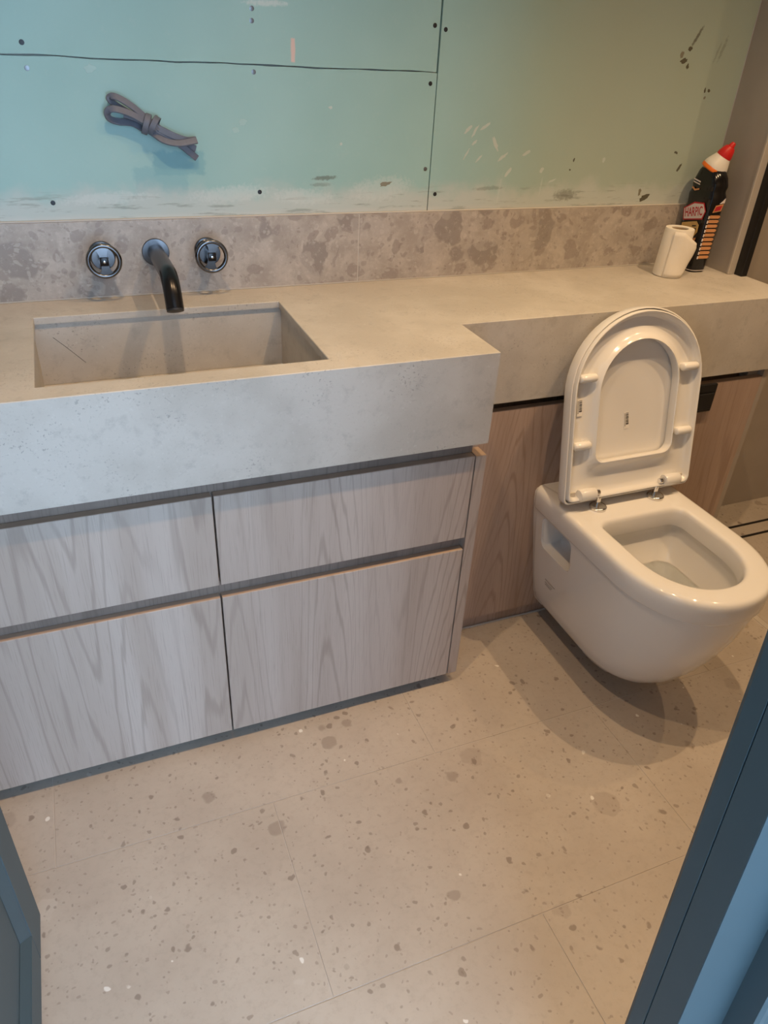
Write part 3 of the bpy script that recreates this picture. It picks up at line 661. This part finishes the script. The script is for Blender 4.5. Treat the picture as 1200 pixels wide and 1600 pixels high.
# ------------------------------------------------------------------ taps
def tap(x, rot, label):
    c = Vector((x, 0, 1.0)); z = 1.0
    t = empty('tap_handle', (x, 0, z), label, 'tap', 'wheel taps beside the spout')
    obj('rosette', lathe((x, -0.0002, z), (0, -1, 0), [(0, 0.027), (0.004, 0.027), (0.005, 0.0262), (0.006, 0.0235), (0.034, 0.0235), (0.036, 0.0222), (0.036, 0.012)], 40), 'gunmetal', t, 30)
    obj('stem', lathe((x, -0.0362, z), (0, -1, 0), [(0, 0.0105), (0.024, 0.0105)], 24), 'gunmetal', t, 40)
    yw = -0.058
    def pt(a, r, y): return (x + r * math.cos(a), y, z + r * math.sin(a))
    wheel = obj('wheel', sweep([pt(2 * PI * k / 48, 0.0305, yw) for k in range(48)], circ(0.0046, 12), up=(0, -1, 0), closed=True), 'gunmetal', t, 60)
    # flared vertical spokes
    for s in (1, -1):
        pr = [(-0.007, 0.004), (0.007, 0.004), (0.0075, 0.012), (0.010, 0.020), (0.017, 0.0268), (0.006, 0.0300), (-0.006, 0.0300), (-0.017, 0.0268), (-0.010, 0.020), (-0.0075, 0.012)]
        ca, sa = math.cos(rot), math.sin(rot)
        sec = [(a * ca - s * b * sa, a * sa + s * b * ca) for a, b in pr]
        obj('spoke', loft([[(x + a, yw + 0.003, z + b) for a, b in sec], [(x + a, yw - 0.0025, z + b) for a, b in sec]]), 'gunmetal', wheel)
    hb = box(x - 0.0085, x + 0.0085, yw - 0.007, yw + 0.004, z - 0.0085, z + 0.0085, 0.0015, 2)
    obj('hub', hb, 'gunmetal_dark', wheel, 40)
    obj('hub_screw', lathe((x, yw - 0.0071, z), (0, -1, 0), [(0, 0.0030), (0.0012, 0.0028), (0.0016, 0.0015)], 16), 'chrome', wheel, 40)
tap(0.072, R(4), 'left black wheel tap handle on the stone upstand beside the spout')
tap(0.290, R(-8), 'right black wheel tap handle on the stone upstand beside the spout')
ts = empty('basin_spout', (0.181, 0, 1.0), 'black curved wall spout reaching over the basin', 'spout')
obj('flange', lathe((0.181, -0.0002, 1.0), (0, -1, 0), [(0, 0.0285), (0.004, 0.0285), (0.0052, 0.0275), (0.0055, 0.017)], 44), 'gunmetal', ts, 30)
path = [(0.181, -0.005, 1.0), (0.1815, -0.05, 1.0), (0.182, -0.10, 1.0), (0.1825, -0.165, 1.0)]
for k in range(1, 11):
    a = R(62) * k / 10; r = 0.060
    path.append((0.1825, -0.165 - r * math.sin(a), 1.0 - r * (1 - math.cos(a))))
d = Vector((0, -math.cos(R(62)), -math.sin(R(62)))); last = Vector(path[-1]); path.append(tuple(last + d * 0.012)); path.append(tuple(last + d * 0.024))
obj('pipe', sweep(path, circ(0.0172, 28), up=(1, 0, 0)), 'gunmetal_dark', ts, 50)
obj('aerator', lathe(last + d * 0.0242, d, [(0, 0.0165), (0.004, 0.0165), (0.0045, 0.015)], 28), 'aerator', ts, 40)

# ------------------------------------------------------------------ tied cable on the wall
cb = empty('cable_bundle', (0.205, 0.008, 1.18), 'grey flat cable tied in a bundle on the green plasterboard', 'cable')
flat = [(-0.0062, -0.0012), (-0.0054, -0.0020), (0.0054, -0.0020), (0.0062, -0.0012), (0.0062, 0.0012), (0.0054, 0.0020), (0.0, 0.0023), (-0.0054, 0.0020), (-0.0062, 0.0012)]
def strand(pts, up=(0, -1, 0.0), sect=flat, n=7):
    return sweep(spline(pts, n), sect, up=up)
def yz(L, ys): return [(x, y, z) for (x, z), y in zip(L, ys)]
obj('loop', strand(yz([(0.214, 1.238), (0.191, 1.256), (0.168, 1.275), (0.149, 1.287), (0.134, 1.292), (0.1275, 1.287), (0.136, 1.278), (0.156, 1.266), (0.184, 1.251), (0.205, 1.240)], [-0.014, -0.015, -0.015, -0.014, -0.010, -0.004, -0.001, -0.002, -0.006, -0.008]), up=(0.3, -1, 0.5)), 'cable', cb, 40)
obj('loop', strand(yz([(0.208, 1.238), (0.190, 1.248), (0.166, 1.262), (0.139, 1.2705), (0.125, 1.270), (0.1195, 1.262), (0.124, 1.253), (0.138, 1.2485), (0.164, 1.246), (0.183, 1.237), (0.200, 1.232)], [-0.016, -0.019, -0.021, -0.019, -0.015, -0.010, -0.006, -0.003, -0.002, -0.004, -0.006]), up=(0.3, -1, 0.5)), 'cable', cb, 40)
obj('loop', strand(yz([(0.150, 1.262), (0.172, 1.256), (0.195, 1.243), (0.222, 1.230), (0.240, 1.220)], [-0.010, -0.013, -0.014, -0.013, -0.010])), 'cable', cb, 40)
obj('tail', strand(yz([(0.195, 1.246), (0.211, 1.239), (0.243, 1.2245), (0.265, 1.218), (0.284, 1.218)], [-0.012, -0.014, -0.014, -0.012, -0.006])), 'cable', cb, 40)
obj('tail', strand(yz([(0.190, 1.236), (0.204, 1.227), (0.221, 1.217), (0.248, 1.213), (0.284, 1.2185)], [-0.006, -0.012, -0.018, -0.022, -0.020]), up=(0.2, -1, 0.7)), 'cable', cb, 40)
obj('tail', strand(yz([(0.200, 1.238), (0.220, 1.228), (0.252, 1.209), (0.270, 1.195), (0.2835, 1.184)], [-0.010, -0.012, -0.011, -0.009, -0.005])), 'cable', cb, 40)
obj('tail', strand(yz([(0.205, 1.236), (0.222, 1.229), (0.262, 1.209), (0.283, 1.201)], [-0.004, -0.004, -0.003, -0.002])), 'cable', cb, 40)
wrapsec = [(-0.0056, -0.0010), (-0.0050, -0.0018), (0.0050, -0.0018), (0.0056, -0.0010), (0.0056, 0.0010), (0.0050, 0.0018), (-0.0050, 0.0018), (-0.0056, 0.0010)]
def wrap(cx, cz, a, b, ang, tilt):
    P = []
    du = Vector((math.cos(R(ang)), 0, math.sin(R(ang))))      # across the bundle
    for k in range(25):
        t = 2 * PI * k / 25
        P.append(Vector((cx, -0.0105, cz)) + du * (a * math.cos(t)) + Vector((0, -1, 0)) * (b * math.sin(t)) + Vector((math.sin(R(-ang)), 0, math.cos(R(ang)) )) * (tilt * math.sin(t)))
    rings_ = []
    ax = Vector((-math.sin(R(ang)), 0, math.cos(R(ang))))
    n = len(P)
    for i in range(n):
        tdir = (P[(i + 1) % n] - P[i - 1]).normalized(); a_ = (ax - tdir * ax.dot(tdir)).normalized(); b_ = tdir.cross(a_)
        rings_.append([P[i] + a_ * s[0] + b_ * s[1] for s in wrapsec])
    rings_.append(rings_[0]); return loft(rings_, False, False)
obj('tie_wrap', wrap(0.1905, 1.2455, 0.0175, 0.0155, 70, 0.003), 'cable', cb, 40)
obj('tie_wrap', wrap(0.2045, 1.2435, 0.0165, 0.0145, 58, 0.004), 'cable', cb, 40)

# ------------------------------------------------------------------ cleaner bottle
BC = Vector((1.609, -0.0605, H)); ROT = R(2)
SV = Vector((-math.sin(ROT), -math.cos(ROT), 0)); FV = Vector((-math.cos(ROT), math.sin(ROT), 0))     # across the label, out of the label
bt = empty('cleaner_bottle', tuple(BC), 'black cleaner bottle with white and red nozzle in the ledge corner', 'bottle')
def bp(s, f, z): return BC + SV * s + FV * f + Vector((0, 0, z))
def bring(W, D, z, cs=0.0, cf=0.0, p=3.6, n=40):
    r = []
    for k in range(n):
        a = 2 * PI * k / n; ca, sa = math.cos(a), math.sin(a)
        r.append(bp(cs + W / 2 * math.copysign(abs(ca) ** (2 / p), ca), cf + D / 2 * math.copysign(abs(sa) ** (2 / p), sa), z))
    return r
W0, D0 = 0.090, 0.057
body = [bring(W0 * 0.90, D0 * 0.88, 0.0005), bring(W0 * 0.95, D0 * 0.95, 0.003), bring(W0 * 0.96, D0 * 0.97, 0.010), bring(W0 * 0.98, D0, 0.05), bring(W0, D0, 0.10), bring(W0 * 1.02, D0, 0.140), bring(W0 * 1.08, D0 * 1.04, 0.170), bring(W0 * 1.13, D0 * 1.08, 0.188), bring(W0 * 1.12, D0 * 1.06, 0.194),
        bring(W0 * 1.02, D0 * 0.98, 0.203), bring(W0 * 1.01, D0 * 0.97, 0.208), bring(W0 * 1.06, D0 * 1.02, 0.217), bring(W0 * 1.04, D0 * 1.0, 0.222), bring(W0 * 0.94, D0 * 0.97, 0.238, 0, 0, 3.0), bring(W0 * 0.80, D0 * 0.92, 0.250, -0.003, 0, 2.6), bring(W0 * 0.66, D0 * 0.86, 0.257, -0.004, 0, 2.3)]
bo = obj('body', loft(body), 'b_black', bt, 50)
NC = bp(-0.005, 0.0, 0.251); ND = Vector((0.27, -0.27, 0.78)).normalized()
obj('collar', lathe(NC, ND, [(-0.002, 0.0315), (0.0, 0.0345), (0.006, 0.0345), (0.008, 0.033)], 30), 'b_orange', bt, 40)
cp = obj('cap', lathe(NC + ND * 0.0082, ND, [(0, 0.0330), (0.004, 0.0325), (0.012, 0.0295), (0.024, 0.0235), (0.030, 0.0205)], 30), 'b_white', bt, 40)
obj('nozzle', lathe(NC + ND * 0.0384, ND, [(0, 0.0200), (0.006, 0.0200), (0.020, 0.0155), (0.026, 0.0120), (0.0265, 0.0085), (0.036, 0.0060), (0.038, 0.004)], 26), 'b_red', cp, 40)
# printed label: shield with lettering, band below, side column
def fpt(s, z, off): 
    return bp(s, D0 / 2 * (1.0 + 0.16 * max(0, min(1, (z - 0.14) / 0.05)) * 0.5) + off, z)
def flat_poly(pts, off, mat, name, parent, th=0.0005):
    return obj(name, loft([[fpt(s, z, off) for s, z in pts], [fpt(s, z, off + th) for s, z in pts]]), mat, parent)
def tilt(pts, a=14, c=(0, 0.150)):
    ca, sa = math.cos(R(a)), math.sin(R(a))
    return [(c[0] + s * ca - z * sa, c[1] + s * sa + z * ca) for s, z in pts]
shield = [(-0.041, -0.018), (0.032, -0.021), (0.043, -0.002), (0.036, 0.020), (0.0, 0.025), (-0.041, 0.013)]
lab = flat_poly(tilt(shield), 0.0006, 'b_text', 'shield_border', bt)
flat_poly(tilt([(s * 0.93, z * 0.84) for s, z in shield]), 0.0012, 'b_label', 'shield', lab)
tv, tf = text_mesh('HARPIC', 0.0300, 0.0002, 0.0004)
wmax = max(v.x for v in tv)
tpts = tilt([(v.x * 0.033 / wmax - 0.001, v.y * 1.05 - 0.0005) for v in tv])
obj('lettering', ([fpt(s, z, 0.0018 + (0.0002 if v.z > 0 else 0)) for (s, z), v in zip(tpts, tv)], tf), 'b_text', lab)
pic = flat_poly([(-0.036, 0.092), (-0.010, 0.085), (0.018, 0.088), (0.030, 0.104), (0.029, 0.122), (0.018, 0.130), (-0.036, 0.116)], 0.0006, 'b_gold', 'picture', bt)
flat_poly([(0.000, 0.103), (0.022, 0.107), (0.023, 0.113), (0.001, 0.109)], 0.0012, 'b_ink', 'picture_text', pic)
flat_poly([(0.006, 0.114), (0.020, 0.117), (0.020, 0.120), (0.006, 0.117)], 0.0012, 'b_ink', 'picture_text', pic)
flat_poly([(0.006, 0.098), (0.020, 0.100), (0.020, 0.102), (0.006, 0.100)], 0.0012, 'b_ink', 'picture_text', pic)
flat_poly([(0.010, 0.050), (0.026, 0.060), (0.030, 0.090), (0.014, 0.084)], 0.0006, 'b_tan', 'picture_base', bt)
lb = flat_poly([(-0.030, 0.226), (-0.004, 0.222), (-0.004, 0.225), (-0.030, 0.229)], -0.0005, 'b_label', 'neck_text', bt, 0.0012)
flat_poly([(-0.030, 0.220), (-0.004, 0.216), (-0.004, 0.2185), (-0.030, 0.2225)], -0.0005, 'b_label', 'neck_text', bt, 0.0012)
flat_poly([(-0.030, 0.206), (-0.018, 0.200), (-0.004, 0.204), (-0.004, 0.208), (-0.018, 0.204), (-0.029, 0.209)], -0.0014, 'b_tan', 'neck_mark', bt, 0.002)
def sidept(f, z, off):
    k = 1.0 + 0.10 * max(0, min(1, (z - 0.13) / 0.055))
    return bp(W0 / 2 * k * (0.985 if z < 0.1 else 1.0) + off, f, z)
def side_poly(pts, off, mat, name, parent, th=0.0006):
    return obj(name, loft([[sidept(f, z, off) for f, z in pts], [sidept(f, z, off + th) for f, z in pts]]), mat, parent)
for k in range(10):
    z = 0.038 + k * 0.0115
    r_ = side_poly([(0.016, z), (-0.014, z - 0.0005), (-0.019, z + 0.004), (-0.014, z + 0.0075), (0.016, z + 0.008)], 0.0004, 'b_tan', 'side_row', bt)
    side_poly([(0.0205, z - 0.001), (0.0165, z - 0.001), (0.0165, z + 0.006), (0.0205, z + 0.007)], 0.0004, 'b_label', 'side_letter', r_)
hd = side_poly([(0.012, 0.156), (-0.014, 0.160), (-0.016, 0.178), (0.008, 0.174)], 0.0004, 'b_tan', 'side_badge', bt)
side_poly([(0.009, 0.160), (-0.010, 0.163), (-0.012, 0.174), (0.006, 0.171)], 0.0012, 'b_text', 'badge_mark', hd)
side_poly([(-0.002, 0.178), (-0.017, 0.180), (-0.017, 0.192)], 0.0006, 'b_label', 'side_letter', bt)
obj('base_line', loft([bring(W0 * 0.962, D0 * 0.962, 0.0045), bring(W0 * 0.966, D0 * 0.966, 0.0062)]), 'b_label', bt)

# ------------------------------------------------------------------ paper roll
RC = Vector((1.497, -0.105, H)); rh, rr_ = 0.120, 0.0385
rl = empty('paper_roll', tuple(RC), 'white paper roll standing on the ledge in front of the black bottle', 'paper roll')
def rp(a, r, z): return RC + Vector((r * math.cos(a), r * math.sin(a), z))
n = 48; lean = Vector((0.010, 0.004, 0))
def rring(r, z): return [rp(2 * PI * k / n, r, z) + lean * (z / rh) for k in range(n)]
obj('paper', loft([rring(0.0215, 0.002), rring(0.036, 0.0006), rring(rr_ * 0.99, 0.002), rring(rr_, 0.006), rring(rr_ * 0.965, rh - 0.003), rring(rr_ * 0.94, rh), rring(0.0215, rh - 0.0006), rring(0.0215, 0.002)], False, False), 'paper', rl, 50)
obj('core', loft([rring(0.0205, 0.003), rring(0.0213, 0.003), rring(0.0213, rh - 0.003), rring(0.0205, rh - 0.003), rring(0.0205, 0.003)], False, False), 'card', rl, 50)
# loose sheet curling off towards the camera side
Vv = []; Ff = []; nu, nv = 16, 10
for i in range(nu + 1):
    for j in range(nv + 1):
        t = i / nu; s_ = j / nv
        a = R(-150 + 112 * t)                       # wraps round the camera side
        zlo = 0.001 - 0.000 * t + 0.030 * max(0, t - 0.72) / 0.28
        zhi = rh - 0.004 - 0.030 * max(0, t - 0.35) / 0.65
        z = zlo + (zhi - zlo) * s_
        r = rr_ + 0.0012 + 0.0155 * max(0, t - 0.55) ** 1.5 / 0.45 ** 1.5 * (1.0 - 0.9 * abs(s_ - 0.78)) + 0.0008 * math.sin(7 * s_ + 5 * t)
        Vv.append(rp(a, r, z) + lean * (z / rh))
for i in range(nu):
    for j in range(nv): k = i * (nv + 1) + j; Ff.append((k, k + 1, k + nv + 2, k + nv + 1))
ls = obj('loose_sheet', (Vv, Ff), 'paper', rl, 60)
sm = ls.modifiers.new('thickness', 'SOLIDIFY'); sm.thickness = 0.0005

# ------------------------------------------------------------------ black upright at the end of the ledge
obj_ = obj('metal_profile', box(1.7005, 1.7205, -0.1665, -0.1392, H + 0.0004, 2.1, 0.0008, 1), 'black_metal')
tag(obj_, 'slim black metal upright standing on the end of the stone ledge', 'profile')
